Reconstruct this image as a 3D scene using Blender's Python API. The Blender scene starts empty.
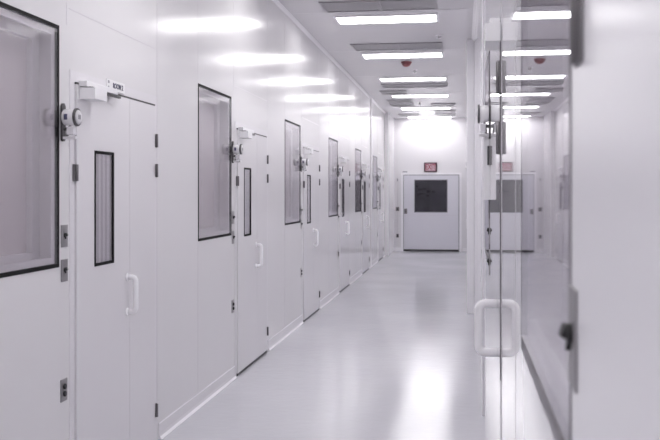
import bpy, bmesh, math
from mathutils import Vector, Matrix

C = bpy.context.scene.collection
PI = math.pi

# ------------------------------------------------------------------ measures (metres)
XL = -1.95        # left wall plane
XR = 0.15         # right wall plane
H = 3.62          # ceiling
YE = 24.60        # end wall
YB = -5.2         # wall behind the camera
EYE = 1.60
PITCH = 3.31      # spacing of door + window modules
D1 = 4.33         # first left door starts here

# ------------------------------------------------------------------ materials
def newmat(name):
    m = bpy.data.materials.new(name); m.use_nodes = True
    return m, m.node_tree.nodes, m.node_tree.links, m.node_tree.nodes['Principled BSDF']

def plain(name, col, rough=0.4, metal=0.0, ior=1.5, spec=0.5, coat=0.0, var=0.0, nscale=3.0, bump=0.0, bscale=40.0):
    m, n, l, p = newmat(name)
    p.inputs['Roughness'].default_value = rough
    p.inputs['Metallic'].default_value = metal
    p.inputs['IOR'].default_value = ior
    p.inputs['Coat Weight'].default_value = coat
    p.inputs['Coat Roughness'].default_value = 0.03
    tc = n.new('ShaderNodeTexCoord')
    nz = n.new('ShaderNodeTexNoise'); nz.inputs['Scale'].default_value = nscale
    l.new(tc.outputs['Object'], nz.inputs['Vector'])
    r = n.new('ShaderNodeValToRGB')
    r.color_ramp.elements[0].position = 0.3; r.color_ramp.elements[1].position = 0.7
    r.color_ramp.elements[0].color = [c * (1 - var) for c in col] + [1]
    r.color_ramp.elements[1].color = [min(1, c * (1 + var)) for c in col] + [1]
    l.new(nz.outputs['Fac'], r.inputs['Fac']); l.new(r.outputs['Color'], p.inputs['Base Color'])
    if bump:
        n2 = n.new('ShaderNodeTexNoise'); n2.inputs['Scale'].default_value = bscale
        l.new(tc.outputs['Object'], n2.inputs['Vector'])
        b = n.new('ShaderNodeBump'); b.inputs['Strength'].default_value = bump; b.inputs['Distance'].default_value = 0.002
        l.new(n2.outputs['Fac'], b.inputs['Height']); l.new(b.outputs['Normal'], p.inputs['Normal'])
    return m

M = {}
M['wall'] = plain('white_wall_laminate', (.77, .76, .771), rough=.165, ior=1.52, var=.015, nscale=.9, bump=.05, bscale=1.6)
M['wall_right'] = plain('white_wall_laminate_near', (.80, .79, .815), rough=.03, ior=1.7, var=.012, nscale=.9)
M['near_leaf'] = plain('dull_white_door_paint', (.86, .855, .88), rough=.27, ior=1.5)
M['end'] = plain('end_wall_paint', (.74, .73, .75), rough=.35, var=.01, nscale=.8)
M['ceiling'] = plain('ceiling_panel_paint', (.68, .665, .69), rough=.25, var=.015, nscale=.7)
M['seam'] = plain('panel_seam_grey', (.60, .58, .61), rough=.4)
M['door'] = plain('white_door_laminate', (.775, .762, .78), rough=.14, ior=1.6, var=.012, nscale=1.2)
M['frame'] = plain('door_frame_white', (.80, .785, .81), rough=.2, ior=1.6)
M['enddoor'] = plain('end_door_grey_white', (.66, .655, .71), rough=.3)
M['trim'] = plain('white_trim', (.90, .89, .92), rough=.25)
M['gap'] = plain('dark_gap', (.05, .048, .05), rough=.6)
M['gasket'] = plain('black_rubber_gasket', (.012, .012, .013), rough=.7, ior=1.25)
M['greygasket'] = plain('grey_gasket', (.16, .15, .165), rough=.4)
M['steel'] = plain('brushed_steel', (.21, .20, .21), rough=.38, metal=.8)
M['platesteel'] = plain('satin_steel_plate', (.30, .29, .30), rough=.4, metal=.5)
M['darksteel'] = plain('dark_steel', (.12, .115, .12), rough=.4, metal=.6)
M['black'] = plain('black_plastic', (.012, .012, .014), rough=.35)
M['white'] = plain('white_plastic', (.88, .875, .89), rough=.22, ior=1.5)
M['handle'] = plain('glossy_white_handle', (.93, .925, .94), rough=.16)
M['offwhite'] = plain('off_white_plastic', (.70, .69, .71), rough=.3)
M['midgrey'] = plain('mid_grey_plastic', (.30, .30, .33), rough=.35)
M['clear'] = plain('frosted_clear_plastic', (.80, .79, .82), rough=.15)
M['blind'] = plain('pinkish_grey_blind', (.58, .545, .56), rough=.5, var=.02, nscale=1)
M['slitback'] = plain('grey_vision_panel_back', (.33, .325, .345), rough=.5)
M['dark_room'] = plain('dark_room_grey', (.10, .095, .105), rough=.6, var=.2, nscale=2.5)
M['red'] = plain('dull_red_plastic', (.27, .09, .10), rough=.4)
M['redtext'] = plain('red_lettering', (.30, .05, .085), rough=.5)
M['signface'] = plain('sign_face_pinkish', (.56, .44, .48), rough=.4)
M['signframe'] = plain('sign_frame_dark', (.07, .03, .045), rough=.4)
M['ink'] = plain('dark_blue_lettering', (.06, .06, .12), rough=.5)
M['vent'] = plain('vent_metal_grey', (.34, .33, .35), rough=.4)
M['ventframe'] = plain('vent_frame_light', (.45, .44, .46), rough=.35)

def stripe_mat(name, a, b, scale):
    m, n, l, p = newmat(name); p.inputs['Roughness'].default_value = .4
    tc = n.new('ShaderNodeTexCoord'); w = n.new('ShaderNodeTexWave')
    w.wave_type = 'BANDS'; w.bands_direction = 'Y'; w.inputs['Scale'].default_value = scale
    w.inputs['Distortion'].default_value = 0.4
    l.new(tc.outputs['Object'], w.inputs['Vector'])
    r = n.new('ShaderNodeValToRGB'); r.color_ramp.elements[0].color = a + (1,); r.color_ramp.elements[1].color = b + (1,)
    l.new(w.outputs['Fac'], r.inputs['Fac']); l.new(r.outputs['Color'], p.inputs['Base Color'])
    return m
M['slit'] = stripe_mat('slit_reflection_bands', (.34, .335, .355), (.60, .59, .61), 5.5)  # curtain-like reflections in the slit glass, painted as light and dark bands
M['ventslats'] = stripe_mat('vent_slats', (.28, .27, .285), (.36, .35, .37), 14)

def floor_mat():
    m, n, l, p = newmat('glossy_epoxy_floor')
    p.inputs['IOR'].default_value = 1.5
    tc = n.new('ShaderNodeTexCoord')
    nz = n.new('ShaderNodeTexNoise'); nz.inputs['Scale'].default_value = .8; nz.inputs['Detail'].default_value = 4
    l.new(tc.outputs['Object'], nz.inputs['Vector'])
    r = n.new('ShaderNodeValToRGB')
    r.color_ramp.elements[0].position = .3; r.color_ramp.elements[1].position = .7
    r.color_ramp.elements[0].color = (.57, .57, .61, 1); r.color_ramp.elements[1].color = (.61, .61, .65, 1)
    l.new(nz.outputs['Fac'], r.inputs['Fac']); l.new(r.outputs['Color'], p.inputs['Base Color'])
    mr = n.new('ShaderNodeMapRange'); mr.inputs['To Min'].default_value = .11; mr.inputs['To Max'].default_value = .17
    l.new(nz.outputs['Fac'], mr.inputs['Value']); l.new(mr.outputs['Result'], p.inputs['Roughness'])
    n2 = n.new('ShaderNodeTexNoise'); n2.inputs['Scale'].default_value = 6; n2.inputs['Detail'].default_value = 3
    n3 = n.new('ShaderNodeTexNoise'); n3.inputs['Scale'].default_value = 15; n3.inputs['Detail'].default_value = 2
    l.new(tc.outputs['Object'], n2.inputs['Vector']); l.new(tc.outputs['Object'], n3.inputs['Vector'])
    b1 = n.new('ShaderNodeBump'); b1.inputs['Strength'].default_value = .35; b1.inputs['Distance'].default_value = .004
    b2 = n.new('ShaderNodeBump'); b2.inputs['Strength'].default_value = .45; b2.inputs['Distance'].default_value = .002
    l.new(n2.outputs['Fac'], b1.inputs['Height']); l.new(n3.outputs['Fac'], b2.inputs['Height'])
    l.new(b1.outputs['Normal'], b2.inputs['Normal']); l.new(b2.outputs['Normal'], p.inputs['Normal'])
    return m
M['floor'] = floor_mat()

def glass_mat(name, tint, ior, gr=.02):
    m = bpy.data.materials.new(name); m.use_nodes = True
    n, l = m.node_tree.nodes, m.node_tree.links; n.clear()
    o = n.new('ShaderNodeOutputMaterial'); mx = n.new('ShaderNodeMixShader'); f = n.new('ShaderNodeFresnel')
    gm = n.new('ShaderNodeNewGeometry'); mi_ = n.new('ShaderNodeMapRange')   # same reflectance from both faces of the pane
    mi_.inputs['To Min'].default_value = ior; mi_.inputs['To Max'].default_value = 1 / ior
    l.new(gm.outputs['Backfacing'], mi_.inputs['Value']); l.new(mi_.outputs['Result'], f.inputs['IOR'])
    t = n.new('ShaderNodeBsdfTransparent'); t.inputs['Color'].default_value = tint + (1,)
    g = n.new('ShaderNodeBsdfGlossy'); g.inputs['Roughness'].default_value = gr; g.inputs['Color'].default_value = (.93, .92, .94, 1)
    l.new(f.outputs[0], mx.inputs[0]); l.new(t.outputs[0], mx.inputs[1]); l.new(g.outputs[0], mx.inputs[2])
    l.new(mx.outputs[0], o.inputs[0])
    return m
M['glass'] = glass_mat('clear_window_glass', (.95, .94, .95), 1.6)
M['glass_soft'] = glass_mat('slightly_hazy_window_glass', (.95, .94, .95), 1.6, .09)
M['glass_dark'] = glass_mat('dim_window_glass', (.75, .75, .78), 1.45)

def light_mat(s):
    m, n, l, p = newmat('lit_diffuser')
    p.inputs['Base Color'].default_value = (.9, .9, .9, 1)
    p.inputs['Emission Color'].default_value = (1.0, .983, .992, 1)
    p.inputs['Emission Strength'].default_value = s
    return m
M['lit'] = light_mat(9.5)

# ------------------------------------------------------------------ mesh helpers
def box(bm, x0, x1, y0, y1, z0, z1, mi=0, bev=0.0):
    if x0 > x1: x0, x1 = x1, x0
    if y0 > y1: y0, y1 = y1, y0
    if z0 > z1: z0, z1 = z1, z0
    t = bmesh.new()
    bmesh.ops.create_cube(t, size=1)
    for v in t.verts:
        v.co = Vector(((x0 + x1) / 2 + v.co.x * (x1 - x0), (y0 + y1) / 2 + v.co.y * (y1 - y0), (z0 + z1) / 2 + v.co.z * (z1 - z0)))
    if bev:
        bmesh.ops.bevel(t, geom=t.edges[:], offset=bev, segments=3, affect='EDGES', profile=.6)
    merge(bm, t, mi)

def merge(bm, t, mi=0):
    vm = {}
    for v in t.verts: vm[v] = bm.verts.new(v.co)
    for f in t.faces:
        try:
            nf = bm.faces.new([vm[v] for v in f.verts]); nf.material_index = mi; nf.smooth = f.smooth
        except ValueError: pass
    t.free()

def lathe(bm, origin, axis, prof, seg=28, mi=0):
    """prof: list of (distance along axis, radius)"""
    axis = Vector(axis).normalized(); q = Vector((0, 0, 1)).rotation_difference(axis)
    rings = []
    t = bmesh.new()
    for d, r in prof:
        ring = []
        for i in range(seg):
            a = 2 * PI * i / seg
            ring.append(t.verts.new(Vector(origin) + q @ Vector((r * math.cos(a), r * math.sin(a), d))))
        rings.append(ring)
    for a, b in zip(rings, rings[1:]):
        for i in range(seg):
            f = t.faces.new((a[i], a[(i + 1) % seg], b[(i + 1) % seg], b[i])); f.smooth = True
    t.faces.new(list(reversed(rings[0]))); t.faces.new(rings[-1])
    merge(bm, t, mi)

def tube(bm, pts, r, seg=14, mi=0):
    """round bar through points"""
    pts = [Vector(p) for p in pts]
    t = bmesh.new(); rings = []
    prev = None
    for i, p in enumerate(pts):
        d = (pts[min(i + 1, len(pts) - 1)] - pts[max(i - 1, 0)]).normalized()
        if prev is None:
            u = d.orthogonal().normalized()
        else:
            u = (prev - d * prev.dot(d)).normalized()
        prev = u; w = d.cross(u)
        rings.append([t.verts.new(p + (u * math.cos(2 * PI * k / seg) + w * math.sin(2 * PI * k / seg)) * r) for k in range(seg)])
    for a, b in zip(rings, rings[1:]):
        for k in range(seg):
            f = t.faces.new((a[k], a[(k + 1) % seg], b[(k + 1) % seg], b[k])); f.smooth = True
    t.faces.new(list(reversed(rings[0]))); t.faces.new(rings[-1])
    merge(bm, t, mi)

def ringframe(bm, axis, p, y0, y1, z0, z1, w, depth, mi=0):
    """rectangular frame in a plane. axis 'x': plane x=p..p+depth spanning y,z ; axis 'y': plane y=p..p+depth spanning x,z (y0,y1 = x range)"""
    def b(a0, a1, c0, c1):
        if axis == 'x': box(bm, p, p + depth, a0, a1, c0, c1, mi)
        else: box(bm, a0, a1, p, p + depth, c0, c1, mi)
    b(y0, y1, z0, z0 + w); b(y0, y1, z1 - w, z1)
    b(y0, y0 + w, z0 + w, z1 - w); b(y1 - w, y1, z0 + w, z1 - w)

def obj(name, bm, mats, parent=None, loc=None):
    if not isinstance(mats, (list, tuple)): mats = [mats]
    bmesh.ops.recalc_face_normals(bm, faces=bm.faces[:])
    me = bpy.data.meshes.new(name); bm.to_mesh(me); bm.free()
    for m in mats: me.materials.append(M[m])
    o = bpy.data.objects.new(name, me); C.objects.link(o)
    if parent: o.parent = parent
    if loc: o.location = loc
    return o

def B(): return bmesh.new()

def tag(o, label=None, cat=None, group=None, kind=None):
    if label: o['label'] = label
    if cat: o['category'] = cat
    if group: o['group'] = group
    if kind: o['kind'] = kind
    return o

def empty(name, loc, rotz=0):
    o = bpy.data.objects.new(name, None); C.objects.link(o)
    o.empty_display_size = .05
    o.location = loc; o.rotation_euler = (0, 0, rotz)
    return o

def copy_tree(o, parent=None):
    kids = list(o.children)
    c = o.copy(); C.objects.link(c); c.parent = parent
    for k in kids: copy_tree(k, c)
    return c

def text_mesh(name, body, size, mat, parent, mtx, extrude=.0008, bold=0.0):
    cu = bpy.data.curves.new(name + '_curve', 'FONT'); cu.body = body; cu.size = size
    cu.align_x = 'CENTER'; cu.align_y = 'CENTER'; cu.extrude = extrude; cu.offset = bold
    t = bpy.data.objects.new(name + '_tmp', cu); C.objects.link(t)
    bpy.context.view_layer.update()
    dg = bpy.context.evaluated_depsgraph_get()
    me = bpy.data.meshes.new_from_object(t.evaluated_get(dg))
    bpy.data.objects.remove(t)
    me.transform(mtx); me.materials.clear(); me.materials.append(M[mat])
    o = bpy.data.objects.new(name, me); C.objects.link(o); o.parent = parent
    return o

# ------------------------------------------------------------------ positions along the walls
left_doors = [D1 + PITCH * k for k in range(-2, 6)]
left_doors = [y for y in left_doors if y > YB + .3 and y + 1.3 < 23.0]
left_wins = [D1 + PITCH * k - 1.15 for k in range(-1, 6)]   # each window ends 0.18 before its door
WW = .975
left_wins = [y for y in left_wins if y > YB + .3]
WZ0, WZ1 = 1.235, 2.415
right_wins = [1.275, 5.13, 15.05, 18.36]
right_win_w = {1.275: 1.06}
right_doors = [(3.60, True), (.03, True), (13.63, False), (16.94, False)]

# ------------------------------------------------------------------ walls with window openings
def side_wall(name, xp, sgn, wins, mats, label, seams, y0=YB, y1=YE):
    """sgn = direction from room into the wall (-1 left, +1 right)"""
    bm = B(); T = .16 * sgn
    cur = y0
    for (a, b) in wins:
        box(bm, xp, xp + T, cur, a, 0, H)
        box(bm, xp, xp + T, a, b, 0, WZ0); box(bm, xp, xp + T, a, b, WZ1, H)
        cur = b
    box(bm, xp, xp + T, cur, y1, 0, H)
    for s in seams:   # thin joints between wall panels
        (a, b, c, d) = s
        box(bm, xp - .0008 * sgn, xp + .001 * sgn, a, b, c, d, 1)
    o = obj(name, bm, mats)
    tag(o, label, 'wall', kind='structure')
    return o

Lw = [(a, a + WW) for a in left_wins]
Rw = [(a, a + right_win_w.get(a, WW)) for a in right_wins]
seamsL = []
for y in left_doors:
    seamsL += [(y + 1.25, y + 1.255, 0, H), (y + 2.16, y + 2.165, WZ1 + .02, H), (y + 2.16, y + 2.165, 0.1, WZ0 - .02),
               (y - .09, y - .085, WZ1 + .02, H), (y - .06, y + 1.24, 2.52, 2.5245)]
seamsR = [(3.52, 3.525, 0, H), (6.55, 6.556, 0, H), (9.5, 9.505, 0, H), (2.62, 2.625, 0, H)]
side_wall('wall_left', XL, -1, Lw, ['wall', 'seam'], 'long glossy white panelled wall on the left with doors and windows', seamsL)
side_wall('wall_right', XR, 1, Rw, ['wall_right', 'seam'], 'glossy white panelled wall very near on the right that mirrors the corridor', seamsR)

bm = B(); box(bm, XL - .16, XR + .16, YE, YE + .15, 0, H)
# opening look: end door sits on this wall
tag(obj('wall_end', bm, 'end'), 'bright white wall closing the far end of the corridor', 'wall', kind='structure')
bm = B(); box(bm, XL - .16, XR + .16, YB - .15, YB, 0, H)
tag(obj('wall_back', bm, 'end'), 'plain white wall closing the corridor behind the viewer', 'wall', kind='structure')
bm = B(); box(bm, XL - .16, XR + .16, YB - .15, YE + .15, -.1, 0)
tag(obj('floor', bm, 'floor'), 'shiny pale grey seamless epoxy floor', 'floor', kind='structure')
bm = B(); box(bm, XL - .16, XR + .16, YB - .15, YE + .15, H, H + .1)
for k in range(11):
    y = YB + 1.2 + 2.8 * k
    box(bm, XL, XR, y, y + .006, H - .0008, H + .001, 1)
tag(obj('ceiling', bm, ['ceiling', 'seam']), 'pale grey panelled cleanroom ceiling', 'ceiling', kind='structure')

# pilaster at the far left and post on the right wall
bm = B(); box(bm, XL, -1.85, 22.75, YE, 0, H, bev=.008)
tag(obj('trim_1', bm, 'wall'), 'white boxed pilaster at the far end of the left wall', 'pilaster', kind='structure')
bm = B(); box(bm, .055, XR, 12.0, 12.28, 0, H, bev=.008)
tag(obj('trim_2', bm, 'trim'), 'white floor-to-ceiling post standing out from the right wall', 'post', kind='structure')
bm = B(); box(bm, XL, XL + .03, 19.16, 19.22, 0, H, bev=.006)
tag(obj('trim_3', bm, 'frame'), 'slim white vertical strip on the left wall beyond the fifth door', 'strip', kind='structure')
bm = B(); box(bm, XR - .012, XR, 6.52, 6.60, 0, H, bev=.005)
tag(obj('trim_4', bm, 'trim'), 'slim bright vertical edge strip on the right wall beyond the near window', 'strip', kind='structure')
# ceiling coves
for i, (x, s, nm) in enumerate([(XL, 1, 'left'), (XR, -1, 'right')]):
    bm = B()
    prof = [(0, 0), (0, -.035), (.006 * s, -.030), (.014 * s, -.018), (.028 * s, -.006), (.034 * s, 0)]
    vs = []
    yend = YE if s < 0 else 22.75
    for y in (YB, yend):
        vs.append([bm.verts.new((x + p[0], y, H + p[1])) for p in prof])
    for k in range(len(prof)):
        k2 = (k + 1) % len(prof); bm.faces.new((vs[0][k], vs[0][k2], vs[1][k2], vs[1][k]))
    tag(obj('trim_%d' % (5 + i), bm, 'trim'), 'thin white cove along the top of the %s wall' % nm, 'cove', kind='structure')

# baseboards (coved, only between doors)
def base_segments(name, x, s, segs, label):
    bm = B()
    for a, b in segs:
        prof = [(0, .105), (.004, .105), (.006, .098), (.006, .035), (.010, .016), (.024, .003), (.024, 0), (0, 0)]
        vs = [[bm.verts.new((x + p[0] * s, y, p[1])) for p in prof] for y in (a, b)]
        for k in range(len(prof)):
            k2 = (k + 1) % len(prof); f = bm.faces.new((vs[0][k], vs[0][k2], vs[1][k2], vs[1][k]))
            if k in (0, 1, 4, 5): f.material_index = 1
        bm.faces.new(vs[0]); bm.faces.new(list(reversed(vs[1])))
    tag(obj(name, bm, ['frame', 'trim']), label, 'baseboard', kind='structure')
segs = []; cur = YB
for y in left_doors:
    segs.append((cur, y - .07)); cur = y + 1.28
segs.append((cur, 22.75))
base_segments('baseboard_left', XL, 1, segs, 'low white coved skirting between the doors of the left wall')
bm = B()
base_segments('baseboard_end', XL, 1, [], 'x') if False else None
box(bm, -1.85, -1.665, YE - .02, YE, 0, .1, bev=.003); box(bm, .0, XR, YE - .02, YE, 0, .1, bev=.003)
tag(obj('baseboard_end', bm, 'trim'), 'low white skirting either side of the end door', 'baseboard', kind='structure')

# ------------------------------------------------------------------ windows
def make_window(idx, xp, sgn, a, b, label, big=False):
    """sgn: from room into wall"""
    w = empty('window_%d' % idx, (xp, (a + b) / 2, WZ0)); tag(w, label, 'window', kind='structure')
    hw = (b - a) / 2; hh = WZ1 - WZ0; s = sgn
    gb = .019 if s < 0 else .002; gm_ = .019 if s < 0 else .004
    bm = B(); ringframe(bm, 'x', -.0025 * s, -hw, hw, 0, hh, .019 if s < 0 else .003, .016 * s)
    if s > 0: box(bm, -.0025 * s, .01 * s, -hw, hw, -.032, .001); box(bm, -.0045 * s, .01 * s, -hw - .012, -hw, -.032, hh)
    obj('gasket', bm, 'gasket' if s < 0 else 'greygasket', w)
    bm = B(); ringframe(bm, 'x', .014 * s, -hw + .0, hw - .0, .0, hh, .05, .015 * s)
    obj('inner_rail', bm, 'offwhite', w)
    bm = B(); box(bm, -.002 * s, .002 * s, -hw + gm_, hw - gm_, gb, hh - gm_)
    obj('pane', bm, 'glass_soft' if s < 0 else 'glass', w)
    bm = B()
    box(bm, .13 * s, .145 * s, -hw, hw, 0, hh)
    obj('inner_panel', bm, 'blind', w)
    bm = B(); ringframe(bm, 'x', .10 * s, -hw, hw, 0, hh, .075, .03 * s)
    obj('inner_frame', bm, 'offwhite', w)
    return w
order = ['second', 'third', 'fourth', 'fifth', 'sixth', 'seventh']
n = 1
vis = [w for w in left_wins if w + WW > 3.5]
hid = [w for w in left_wins if w + WW <= 3.5]
make_window(n, XL, -1, vis[0], vis[0] + WW, 'large window nearest on the left wall, with black gasket, cut off by the left edge'); n += 1
for k, a in enumerate(vis[1:]):
    make_window(n, XL, -1, a, a + WW, 'glossy sealed window on the left wall, %s from the near end' % order[k]); n += 1
rl = ['big sealed window close by on the right wall seen edge-on', 'sealed window on the right wall beyond the right-hand near door',
      'far sealed window on the right wall just past the post', 'farthest sealed window on the right wall']
for k, a in enumerate(right_wins):
    make_window(n, XR, 1, a, a + right_win_w.get(a, WW), rl[k]); n += 1
for a in hid:
    make_window(n, XL, -1, a, a + WW, 'sealed window on the left wall behind the viewer'); n += 1

# ------------------------------------------------------------------ cleanroom door (origin: floor at the latch-side edge; local +x = into the corridor, +y = along)
DW, DH = 1.18, 2.15
def make_door(closer_far=False):
    d = empty('door_1', (0, 0, 0))
    # frame: slim surround
    bm = B(); fw = .055; t = .004
    box(bm, 0, t, -fw, -.006, 0, DH + .012 + fw); box(bm, 0, t, DW + .006, DW + fw, 0, DH + .012 + fw)
    box(bm, 0, t, -.006, DW + .006, DH + .012, DH + .012 + fw)
    obj('frame', bm, 'frame', d)
    bm = B(); box(bm, .0003, .002, -.006, DW + .006, .0, DH + .012)
    obj('shadow_gap', bm, 'seam', d)
    bm = B(); box(bm, .002, .0115, 0, DW, .0, .022); box(bm, .002, .0125, 0, DW, DH + .001, DH + .011)
    obj('dark_seal', bm, 'gap', d)
    # main leaf with slit opening
    sy0, sy1, sz0, sz1 = .225, .485, 1.21, 1.82
    L1 = .735
    bm = B(); X0, X1 = .002, .014
    box(bm, X0, X1, 0, sy0, .024, DH); box(bm, X0, X1, sy1, L1, .024, DH)
    box(bm, X0, X1, sy0, sy1, .024, sz0); box(bm, X0, X1, sy0, sy1, sz1, DH)
    leaf = obj('leaf', bm, 'door', d)
    bm = B(); ringframe(bm, 'x', .011, sy0 - .004, sy1 + .004, sz0 - .004, sz1 + .004, .016, .006)
    obj('window_gasket', bm, 'gasket', leaf)
    bm = B(); box(bm, .003, .005, sy0, sy1, sz0, sz1); obj('window_blind', bm, 'slit', leaf)  # backing sheet that carries the painted reflection bands
    bm = B(); box(bm, .009, .011, sy0, sy1, sz0, sz1); obj('window_pane', bm, 'glass', leaf)
    bm = B(); box(bm, X0, X1, L1 + .003, DW, .024, DH)
    obj('leaf', bm, 'door', d)
    # D handle
    hy = L1 - .045; zt, zb = 1.108, .905; px = .068
    pts = []
    def arc(cx, cz, r, a0, a1, n=6):
        return [(cx + r * math.cos(a0 + (a1 - a0) * i / n), hy, cz + r * math.sin(a0 + (a1 - a0) * i / n)) for i in range(n + 1)]
    pts = [(.014, hy, zt)] + arc(px - .025, zt - .025, .025, PI / 2, 0) + arc(px - .025, zb + .025, .025, 0, -PI / 2) + [(.014, hy, zb)]
    bm = B(); tube(bm, pts, .0165)
    lathe(bm, (.014, hy, zt), (1, 0, 0), [(0, .024), (.006, .024), (.009, .018)]); lathe(bm, (.014, hy, zb), (1, 0, 0), [(0, .024), (.006, .024), (.009, .018)])
    obj('handle', bm, 'handle', d)
    # hinges
    def hinge(y, z, L=.085):
        bm = B(); box(bm, .004, .0165, y - .018, y + .018, z - L / 2, z + L / 2, bev=.002)
        lathe(bm, (.021, y, z - L / 2), (0, 0, 1), [(0, .006), (.002, .008), (L - .002, .008), (L, .006)], seg=12)
        obj('hinge', bm, 'steel', d)
    for z in (1.93, 1.74, .21): hinge(DW + .012, z)
    hinge(-.012, 1.70)
    # closer
    cy = DW - .30 if closer_far else .03
    bm = B(); box(bm, .014, .10, cy, cy + .155, 2.078, 2.136, bev=.004)
    cl = obj('closer', bm, 'white', d)
    bm = B(); box(bm, .008, .055, cy + .0, cy + .42, 2.142, 2.172, bev=.004); obj('closer_cover', bm, 'white', cl)
    bm = B()
    box(bm, .03, .05, cy + .16, cy + .48, 2.128, 2.140, bev=.003)
    lathe(bm, (.05, cy + .05, 2.136), (0, 0, 1), [(0, .022), (.008, .022)])
    obj('closer_arm', bm, 'darksteel', cl)
    return d

def lab(o, name, label, cat, group=None, kind=None):
    o.name = name; tag(o, label, cat, group, kind)

door_proto = make_door()
dn = 1
names_left = {}
front = [y for y in left_doors if y > 4]; back = [y for y in left_doors if y <= 4]
words = ['nearest white cleanroom door on the left with slit window and white handle',
         'second white cleanroom door along the left wall, just past the tall window',
         'third white cleanroom door along the left wall', 'fourth white cleanroom door along the left wall',
         'fifth white cleanroom door along the left wall, before the slim vertical strip',
         'last white cleanroom door on the left wall near the pilaster']
for k, y in enumerate(front):
    o = door_proto if k == 0 else copy_tree(door_proto)
    o.location = (XL, y, 0); lab(o, 'door_%d' % dn, words[k], 'door', 'sealed doors with slit windows', 'structure'); dn += 1
for k, y in enumerate(back):
    o = copy_tree(door_proto); o.location = (XL, y, 0)
    lab(o, 'door_%d' % dn, 'white cleanroom door on the left wall behind the viewer', 'door', 'sealed doors with slit windows', 'structure'); dn += 1

# right-hand doors: same door turned half a turn
for k, (y, f) in enumerate(right_doors):
    if f: continue
    o = copy_tree(door_proto); o.rotation_euler = (0, 0, PI); o.location = (XR, y + DW, 0)
    lab(o, 'door_%d' % dn, {2: 'far white cleanroom door on the right wall past the post',
                            3: 'farthest white cleanroom door on the right wall'}[k], 'door', 'sealed doors with slit windows', 'structure'); dn += 1
# the near right door, with longer hinges and its closer at the hinge side
dr = empty('door_right', (XR, 0, 0), 0)
RY0, RY1 = 3.60, 4.90
bm = B()
box(bm, -.0012, 0, RY0 - .055, RY0 - .006, 0, 2.33); box(bm, -.0012, 0, RY1 + .006, RY1 + .055, 0, 2.33); box(bm, -.0012, 0, RY0 - .006, RY1 + .006, 2.27, 2.33)
obj('frame', bm, 'wall_right', dr)
bm = B(); box(bm, -.0008, -.0003, RY0 - .006, RY1 + .006, 0, 2.27); obj('shadow_gap', bm, 'seam', dr)
bm = B(); box(bm, -.003, -.0008, RY0, RY1 - .5, .012, 2.262); obj('leaf', bm, 'wall_right', dr)
bm = B(); box(bm, -.003, -.0008, RY1 - .497, RY1, .012, 2.262); obj('leaf', bm, 'wall_right', dr)
bm = B(); box(bm, -.0008, -.0045, RY0 - .001, RY0 + .012, .86, 2.262); obj('edge_gasket', bm, 'greygasket', dr)
for z in (2.055, 1.815):
    bm = B(); box(bm, -.0075, -.001, RY0 - .02, RY0 + .05, z - .064, z + .064, bev=.002)
    lathe(bm, (-.011, RY0 + .01, z - .064), (0, 0, 1), [(0, .006), (.003, .009), (.125, .009), (.128, .006)], seg=14)
    obj('hinge', bm, 'steel', dr)
bm = B(); box(bm, -.0075, -.001, RY0 - .02, RY0 + .05, .16, .285, bev=.002); obj('hinge', bm, 'steel', dr)
# chunky D handle
hy = 4.0; zt, zb = 1.115, .90; px = .080; r = .019
pts = [(-.003, hy, zt)]
def arcn(cx, cz, rr, a0, a1, n=7): return [(-(cx + rr * math.cos(a0 + (a1 - a0) * i / n)), hy, cz + rr * math.sin(a0 + (a1 - a0) * i / n)) for i in range(n + 1)]
pts += arcn(px - .03, zt - .03, .03, PI / 2, 0) + arcn(px - .03, zb + .03, .03, 0, -PI / 2) + [(-.003, hy, zb)]
bm = B(); tube(bm, pts, r)
obj('handle', bm, 'handle', dr)
bm = B(); box(bm, -.062, -.003, 3.56, 3.80, 2.19, 2.262, bev=.003)
cl = obj('closer', bm, 'white', dr)
bm = B(); box(bm, -.042, -.003, 3.62, 3.74, 2.264, 2.292, bev=.003); obj('closer_cap', bm, 'white', cl)
bm = B(); box(bm, -.038, -.008, 3.63, 3.73, 2.2615, 2.2645); obj('closer_gap', bm, 'gap', cl)
lab(dr, 'door_%d' % dn, 'white cleanroom door on the right wall with chunky white handle and long hinges, seen edge-on', 'door', kind='structure'); dn += 1

# plain near door beside the viewer on the right
dnear = empty('door_%d' % dn, (XR, 0, 0), 0)
bm = B(); box(bm, -.004, -.001, .0, 1.20, .012, 2.262); obj('leaf', bm, 'near_leaf', dnear)
bm = B(); box(bm, -.003, 0, 1.205, 1.268, 0, 2.33); box(bm, -.003, 0, -.06, -.01, 0, 2.33); box(bm, -.003, 0, -.06, 1.268, 2.28, 2.33); obj('frame', bm, 'near_leaf', dnear)
for z in (1.825, .21):
    bm = B(); box(bm, -.009, -.004, 1.13, 1.19, z - .065, z + .065, bev=.002)
    lathe(bm, (-.010, 1.16, z - .065), (0, 0, 1), [(0, .005), (.003, .007), (.127, .007), (.13, .005)], seg=14)
    obj('hinge', bm, 'steel', dnear)
lab(dnear, 'door_%d' % dn, 'plain white door leaf beside the viewer on the right wall, blurred, with steel hinge at top', 'door', kind='structure'); dn += 1

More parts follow.
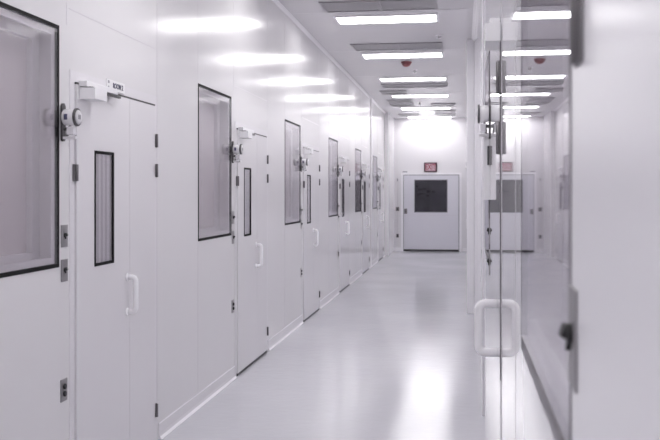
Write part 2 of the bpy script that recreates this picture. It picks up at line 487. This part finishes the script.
# ------------------------------------------------------------------ end door
ed = empty('door_%d' % dn, (0, YE, 0))
tag(ed, 'wide pale grey sliding door with dark square window at the corridor end', 'door', kind='structure')
ex0, ex1 = -1.60, -.085
bm = B(); box(bm, ex0 - .06, ex0 - .0, -.035, 0, 0, 2.085); box(bm, ex1, ex1 + .06, -.035, 0, 0, 2.085); box(bm, ex0 - .06, ex1 + .06, -.035, 0, 2.085, 2.135)
obj('frame', bm, 'trim', ed)
bm = B(); box(bm, ex0, ex1, -.004, -.0005, 0, 2.085); obj('shadow_gap', bm, 'midgrey', ed)
wx0, wx1, wz0, wz1 = -1.29, -.41, 1.065, 1.94
a0, a1 = ex0 + .02, ex1 - .02
bm = B()
for (p, q, u, v) in [(a0, wx0, .055, 2.065), (wx1, a1, .055, 2.065), (wx0, wx1, .055, wz0), (wx0, wx1, wz1, 2.065)]:
    box(bm, p, q, -.045, -.004, u, v)
lf = obj('leaf', bm, 'enddoor', ed)
bm = B(); ringframe(bm, 'y', -.049, wx0 - .012, wx1 + .012, wz0 - .012, wz1 + .012, .02, .006); obj('window_gasket', bm, 'midgrey', lf)
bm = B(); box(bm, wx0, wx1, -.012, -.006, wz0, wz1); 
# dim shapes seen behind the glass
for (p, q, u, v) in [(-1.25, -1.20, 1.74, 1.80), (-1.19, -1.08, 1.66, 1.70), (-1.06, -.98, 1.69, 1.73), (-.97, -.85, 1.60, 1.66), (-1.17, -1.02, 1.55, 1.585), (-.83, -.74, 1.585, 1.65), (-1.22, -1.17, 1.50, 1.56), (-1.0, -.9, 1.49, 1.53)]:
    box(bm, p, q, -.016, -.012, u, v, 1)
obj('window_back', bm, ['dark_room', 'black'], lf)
bm = B(); box(bm, wx0, wx1, -.040, -.036, wz0, wz1); obj('window_pane', bm, 'glass_dark', lf)
bm = B(); box(bm, a0, a1, -.05, -.004, .012, .055); obj('bottom_sweep', bm, 'gap', ed)
bm = B(); box(bm, a0 + .01, a0 + .09, -.062, -.045, 1.02, 1.16, bev=.004); lk = obj('lock', bm, 'steel', ed)
bm = B(); lathe(bm, (a0 + .05, -.062, 1.09), (0, -1, 0), [(0, .02), (.02, .02), (.026, .014)], seg=16); obj('lock_knob', bm, 'darksteel', lk)
bm = B(); box(bm, a0, a1, -.0465, -.045, .98, .986); obj('panel_joint', bm, 'seam', ed)

# exit sign
es = empty('exit_sign', (-.86, YE, 2.285)); tag(es, 'small exit sign with dark red frame and red letters above the end door', 'sign')
bm = B(); box(bm, -.175, .175, -.05, 0, -.13, .13, bev=.006); obj('housing', bm, 'signframe', es)
bm = B(); box(bm, -.14, .14, -.053, -.0495, -.10, .10); obj('sign_face', bm, 'signface', es)
text_mesh('lettering', 'EXIT', .20, 'redtext', es, Matrix.Translation((0, -.054, 0)) @ Matrix.Rotation(PI / 2, 4, 'X') @ Matrix.Diagonal((.68, 1, 1, 1)), bold=.004)
bm = B(); ringframe(bm, 'y', -.0545, -.135, .135, -.095, .095, .008, .002); obj('red_border', bm, 'redtext', es)

# little dark label to the upper left of the end door
bm = B(); box(bm, -1.62, -1.49, YE - .006, YE, 2.148, 2.182, bev=.001)
tag(obj('door_label', bm, 'midgrey'), 'tiny grey label strip above the left corner of the end door', 'label')
# switch plates left of the end door (mounted on the end wall)
def plate(name, x, z, w, h, mat, label, kn=True):
    e = empty(name, (x, YE, z)); tag(e, label, 'switch')
    bm = B(); box(bm, -w / 2, w / 2, -.018, 0, -h / 2, h / 2, bev=.004); obj('plate', bm, mat, e)
    bm = B(); box(bm, -w / 5, w / 5, -.026, -.018, -h / 4, h / 5, bev=.002); obj('button', bm, 'black' if kn else 'midgrey', e)
    return e
plate('access_keypad', -1.755, 1.95, .07, .17, 'offwhite', 'pale vertical control box on the end wall, topmost left of the end door', False)
plate('door_switch', -1.755, 1.15, .09, .11, 'steel', 'steel switch plate on the end wall at waist height left of the end door')
plate('wall_socket', -1.755, .42, .065, .10, 'darksteel', 'small dark socket low on the end wall left of the end door')
bm = B(); tube(bm, [(-1.755, YE - .008, 1.85), (-1.755, YE - .008, 1.22)], .006, seg=8); tube(bm, [(-1.755, YE - .008, 1.08), (-1.755, YE - .008, .48)], .006, seg=8)
tag(obj('conduit', bm, 'seam'), 'thin grey vertical conduit linking the switch plates beside the end door', 'conduit')

# ------------------------------------------------------------------ alarm sounder beside each door
def make_alarm():
    a = empty('door_alarm', (0, 0, 0))
    bm = B()
    # elongated back plate, rounded ends
    n = 12; pts = []
    for i in range(n + 1): t = PI * i / n; pts.append((.019 * math.cos(t), .074 + .02 * math.sin(t)))
    for i in range(n + 1): t = PI + PI * i / n; pts.append((.019 * math.cos(t), -.074 + .02 * math.sin(t)))
    f0 = [bm.verts.new((0, p[0], p[1])) for p in pts]; f1 = [bm.verts.new((.012, p[0], p[1])) for p in pts]
    bm.faces.new(f0); bm.faces.new(f1)
    for i in range(len(pts)): j = (i + 1) % len(pts); bm.faces.new((f0[i], f0[j], f1[j], f1[i]))
    obj('back_plate', bm, 'darksteel', a)
    bm = B(); lathe(bm, (.012, 0, .025), (1, 0, 0), [(0, .034), (.006, .040), (.066, .040), (.070, .037)]); obj('body', bm, 'white', a)
    bm = B(); lathe(bm, (.080, 0, .025), (1, 0, 0), [(0, .042), (.001, .045), (.012, .045), (.014, .040)]); 
    lathe(bm, (.078, 0, .025), (1, 0, 0), [(0, .034), (.004, .034)]); obj('ring', bm, 'darksteel', a)
    bm = B(); lathe(bm, (.094, 0, .025), (1, 0, 0), [(0, .036), (.004, .034), (.007, .020)]); fc = obj('face', bm, 'offwhite', a)
    bm = B(); box(bm, .0995, .1025, -.014, .014, .014, .036, bev=.001); obj('face_mark', bm, 'midgrey', fc)
    bm = B(); box(bm, .030, .050, -.0415, -.038, .010, .038, bev=.001); obj('side_label', bm, 'ink', a)
    bm = B(); tube(bm, [(.012, 0, -.035), (.035, 0, -.030), (.05, 0, -.018)], .008, seg=10); tube(bm, [(.012, 0, -.075), (.03, 0, -.068), (.034, 0, -.03)], .007, seg=10); obj('bracket', bm, 'steel', a)
    bm = B(); box(bm, .035, .075, -.02, .02, -.062, -.022, bev=.005); obj('lens', bm, 'clear', a)
    bm = B(); box(bm, .012, .085, -.016, .016, -.083, -.070, bev=.004); obj('shelf', bm, 'offwhite', a)
    return a
alarm = make_alarm()
aw = ['nearest', 'second', 'third', 'fourth', 'fifth', 'last']
al_all = [(XL + 0, y - .14, 0, 'round white door alarm on dark plate left of the %s left-hand door' % aw[k]) for k, y in enumerate(front)]
al_all += [(XR, 4.98, PI, 'round white door alarm seen side-on next to the near right-hand door'), (XR, 14.98, PI, 'small far door alarm standing out from the right wall past the post'),
           (XR, 18.29, PI, 'farthest door alarm on the right wall')]
for k, (x, y, r_, l_) in enumerate(al_all):
    o = alarm if k == 0 else copy_tree(alarm)
    o.location = (x, y, 1.945 if x == XL else 2.0); o.rotation_euler = (0, 0, r_); o.scale = (.9, 1, 1) if x == XL else (.72, 1.1, 1.15); tag(o, l_, 'alarm', 'round alarms beside the doors')

# ------------------------------------------------------------------ lever lock plates
def make_lock(two=False):
    a = empty('lock_plate', (0, 0, 0))
    bm = B(); box(bm, 0, .005, -.035, .035, -.055, .055, bev=.0015); obj('plate', bm, 'platesteel', a)
    if not two:
        bm = B()
        lathe(bm, (.005, 0, .004), (1, 0, 0), [(0, .012), (.006, .012), (.008, .008)], seg=16)
        tube(bm, [(.008, 0, .004), (.013, 0, .006), (.019, .001, .009)], .0085, seg=12)
        tube(bm, [(.009, 0, .0), (.010, .0, -.014)], .004, seg=8)
        obj('lever', bm, 'black', a)
    else:
        for z in (.018, -.018):
            bm = B(); lathe(bm, (.005, 0, z), (1, 0, 0), [(0, .014), (.008, .014), (.010, .010)], seg=16); obj('button', bm, 'black', a)
    return a
lock = make_lock(); lock2 = make_lock(True)
used = False; used2 = False
def put_lock(proto, x, y, z, rz, label, group, sc=1.0):
    o = copy_tree(proto); o.location = (x, y, z); o.rotation_euler = (0, 0, rz)
    o.scale = (sc, sc, sc)
    tag(o, label, 'lock plate', group); return o
for k, y in enumerate(front):
    put_lock(lock, XL, y - .12, 1.385, 0, 'upper steel lever plate left of the %s left-hand door' % aw[k], 'steel lever plates by the doors')
    put_lock(lock, XL, y - .12, 1.215, 0, 'lower steel lever plate left of the %s left-hand door' % aw[k], 'steel lever plates by the doors')
    put_lock(lock2, XL, y - .125, .625, 0, 'low steel plate with two black buttons left of the %s left-hand door' % aw[k], 'two-button plates by the doors')
for z, w in ((1.385, 'upper'), (1.215, 'lower')):
    put_lock(lock, XR, 5.06, z, PI, '%s lever plate seen edge-on beyond the near right-hand door' % w, 'steel lever plates by the doors', 1.25).scale = (.8, 1.25, 1.25)
put_lock(lock, XR - .0025, 1.228, 1.408, PI, 'blurred lever plate very near at right with black lever sticking out', 'steel lever plates by the doors', 1.3).scale = (.9, 1.15, 1.2)
for pr in (lock, lock2):
    for c in list(pr.children): bpy.data.objects.remove(c)
    bpy.data.objects.remove(pr)

# white wall box with a dark slot beside the near right-hand door
wb = empty('control_box', (XR, 5.05, 1.74)); tag(wb, 'slim upright white control box with dark slot under the right-hand alarm', 'control box')
bm = B(); box(bm, -.038, 0, -.05, .05, -.18, .165, bev=.004); obj('casing', bm, 'white', wb)
bm = B(); box(bm, -.016, -.004, -.058, -.05, .01, .115, bev=.002); obj('slot', bm, 'darksteel', wb)

# room sign over the nearest door
rs = empty('room_sign', (XL, 4.86, 2.20)); tag(rs, 'small white name plate with dark letters above the nearest left-hand door', 'sign')
bm = B(); box(bm, .0045, .009, -.13, .14, -.03, .03, bev=.001); obj('plate', bm, 'white', rs)
mt = Matrix.Translation((.0098, .035, 0)) @ Matrix.Rotation(PI / 2, 4, 'Z') @ Matrix.Rotation(PI / 2, 4, 'X')
text_mesh('lettering', 'ROOM 2', .04, 'ink', rs, mt, bold=.001)
bm = B(); box(bm, .009, .0105, -.11, -.09, .008, .022); box(bm, .009, .0105, -.11, -.095, -.018, -.008); obj('small_mark', bm, 'midgrey', rs)

# ------------------------------------------------------------------ ceiling fittings
def make_light():
    e = empty('ceiling_light', (0, 0, H))
    bm = B(); ring = [(-.60, .60, -.235, -.20), (-.60, .60, .20, .235), (-.60, -.57, -.20, .20), (.57, .60, -.20, .20)]
    for (a, b, c, d) in ring: box(bm, a, b, c, d, -.012, 0, bev=.001)
    obj('frame', bm, 'trim', e)
    bm = B(); box(bm, -.57, .57, -.20, .20, -.008, -.001); obj('diffuser', bm, 'lit', e)
    return e
lp = make_light()
ys = [10.45 + 2.8 * k for k in range(6)]
lwords = ['nearest', 'second', 'third', 'fourth', 'fifth', 'farthest']
for k, y in enumerate(ys):
    o = lp if k == 0 else copy_tree(lp)
    o.location = (-.87, y if k < 5 else 24.25, H); tag(o, 'glowing white rectangular ceiling light, %s of the row' % lwords[k], 'ceiling light', 'ceiling lights along the corridor')
for k, y in enumerate([7.65, 4.85, 2.05, -.75, -3.55]):
    o = copy_tree(lp); o.location = (-.87, y, H)
    tag(o, 'ceiling light of the row outside the picture overhead', 'ceiling light', 'ceiling lights overhead of the viewer')

def make_vent(w, parts_n):
    e = empty('ceiling_vent', (0, 0, H))
    bm = B(); d = .26
    box(bm, -w / 2, w / 2, -d, -d + .03, -.014, 0, bev=.001); box(bm, -w / 2, w / 2, d - .03, d, -.014, 0, bev=.001)
    for s in (-1, 1): box(bm, s * w / 2, s * (w / 2 - .03), -d + .03, d - .03, -.014, 0, bev=.001)
    if parts_n == 2: box(bm, -.02, .02, -d + .03, d - .03, -.014, 0)
    obj('frame', bm, 'vent', e)
    for i in range(parts_n):
        a = -w / 2 + .03 if i == 0 else .02
        b = w / 2 - .03 if (i == 1 or parts_n == 1) else -.02
        bm = B(); box(bm, a, b, -d + .03, d - .03, -.007, -.001); obj('grille', bm, 'ventslats', e)
    return e
v2 = make_vent(1.24, 2); v1 = make_vent(.54, 1)
for k, y in enumerate([9.68, 12.42, 17.0]):
    o = v2 if k == 0 else copy_tree(v2)
    o.location = (-.89, y, H); tag(o, ['wide grey ceiling vent cut by the top of the picture', 'second wide grey ceiling vent between the first lights', 'third wide grey ceiling vent deeper in the corridor'][k], 'vent', 'wide ceiling vents')
half = [(-1.37, 18.1, 'left, nearest'), (-1.37, 19.85, 'left, second'), (-1.37, 20.75, 'left, third'), (-1.37, 23.4, 'left, farthest'), (-.43, 20.75, 'right, nearest'), (-.43, 22.45, 'right, second'), (-.43, 23.5, 'right, farthest')]
for k, (x, y, wd) in enumerate(half):
    o = v1 if k == 0 else copy_tree(v1)
    o.location = (x, y, H); tag(o, 'short grey ceiling vent far down the corridor on the %s' % wd, 'vent', 'short ceiling vents')

sa = empty('smoke_alarm', (-.86, 13.95, H)); tag(sa, 'dull red dome alarm on the ceiling beyond the second light', 'alarm')
bm = B(); lathe(bm, (0, 0, 0), (0, 0, -1), [(0, .085), (.018, .085), (.022, .075)]); obj('base', bm, 'red', sa)
bm = B(); lathe(bm, (0, 0, -.022), (0, 0, -1), [(0, .072), (.02, .068), (.04, .052), (.052, .03), (.056, .01)]); obj('dome', bm, 'red', sa)
sp_ = [(-.30, 11.65, 'near the second wide vent'), (-.78, 14.9, 'just beyond the red alarm'), (-.95, 20.3, 'small dark one far down')]
for k, (x, y, w_) in enumerate(sp_):
    e = empty('sprinkler', (x, y, H)); tag(e, 'tiny ceiling sprinkler head, %s' % w_, 'sprinkler', 'ceiling sprinklers')
    bm = B(); lathe(bm, (0, 0, 0), (0, 0, -1), [(0, .045), (.006, .04), (.008, .02)]); obj('rose', bm, 'white', e)
    bm = B(); lathe(bm, (0, 0, -.008), (0, 0, -1), [(0, .012), (.03, .012), (.032, .03), (.036, .03)]); obj('nozzle', bm, 'darksteel' if k == 2 else 'white', e)

# ------------------------------------------------------------------ camera, world, colour
cam = bpy.data.cameras.new('camera'); co = bpy.data.objects.new('camera', cam); C.objects.link(co)
F = 900.0
cam.sensor_width = 36; cam.sensor_fit = 'HORIZONTAL'; cam.lens = 36 * F / 660
cam.shift_y = -27.5 / 660
cam.clip_start = .02
th = math.atan(132.5 / F)
co.location = (0, 0, EYE); co.rotation_euler = (PI / 2, 0, th)
cam.dof.use_dof = True; cam.dof.focus_distance = 6.6; cam.dof.aperture_fstop = 6.3
bpy.context.scene.camera = co

w = bpy.data.worlds.new('world'); bpy.context.scene.world = w; w.use_nodes = True
w.node_tree.nodes['Background'].inputs[0].default_value = (.8, .8, .85, 1); w.node_tree.nodes['Background'].inputs[1].default_value = .3
sc = bpy.context.scene
sc.view_settings.view_transform = 'Standard'; sc.view_settings.look = 'None'
sc.view_settings.exposure = 0.68
sc.cycles.max_bounces = 16; sc.cycles.diffuse_bounces = 12; sc.cycles.glossy_bounces = 8; sc.cycles.transparent_max_bounces = 16
sc.cycles.use_denoising = True
sc.cycles.sample_clamp_indirect = 6
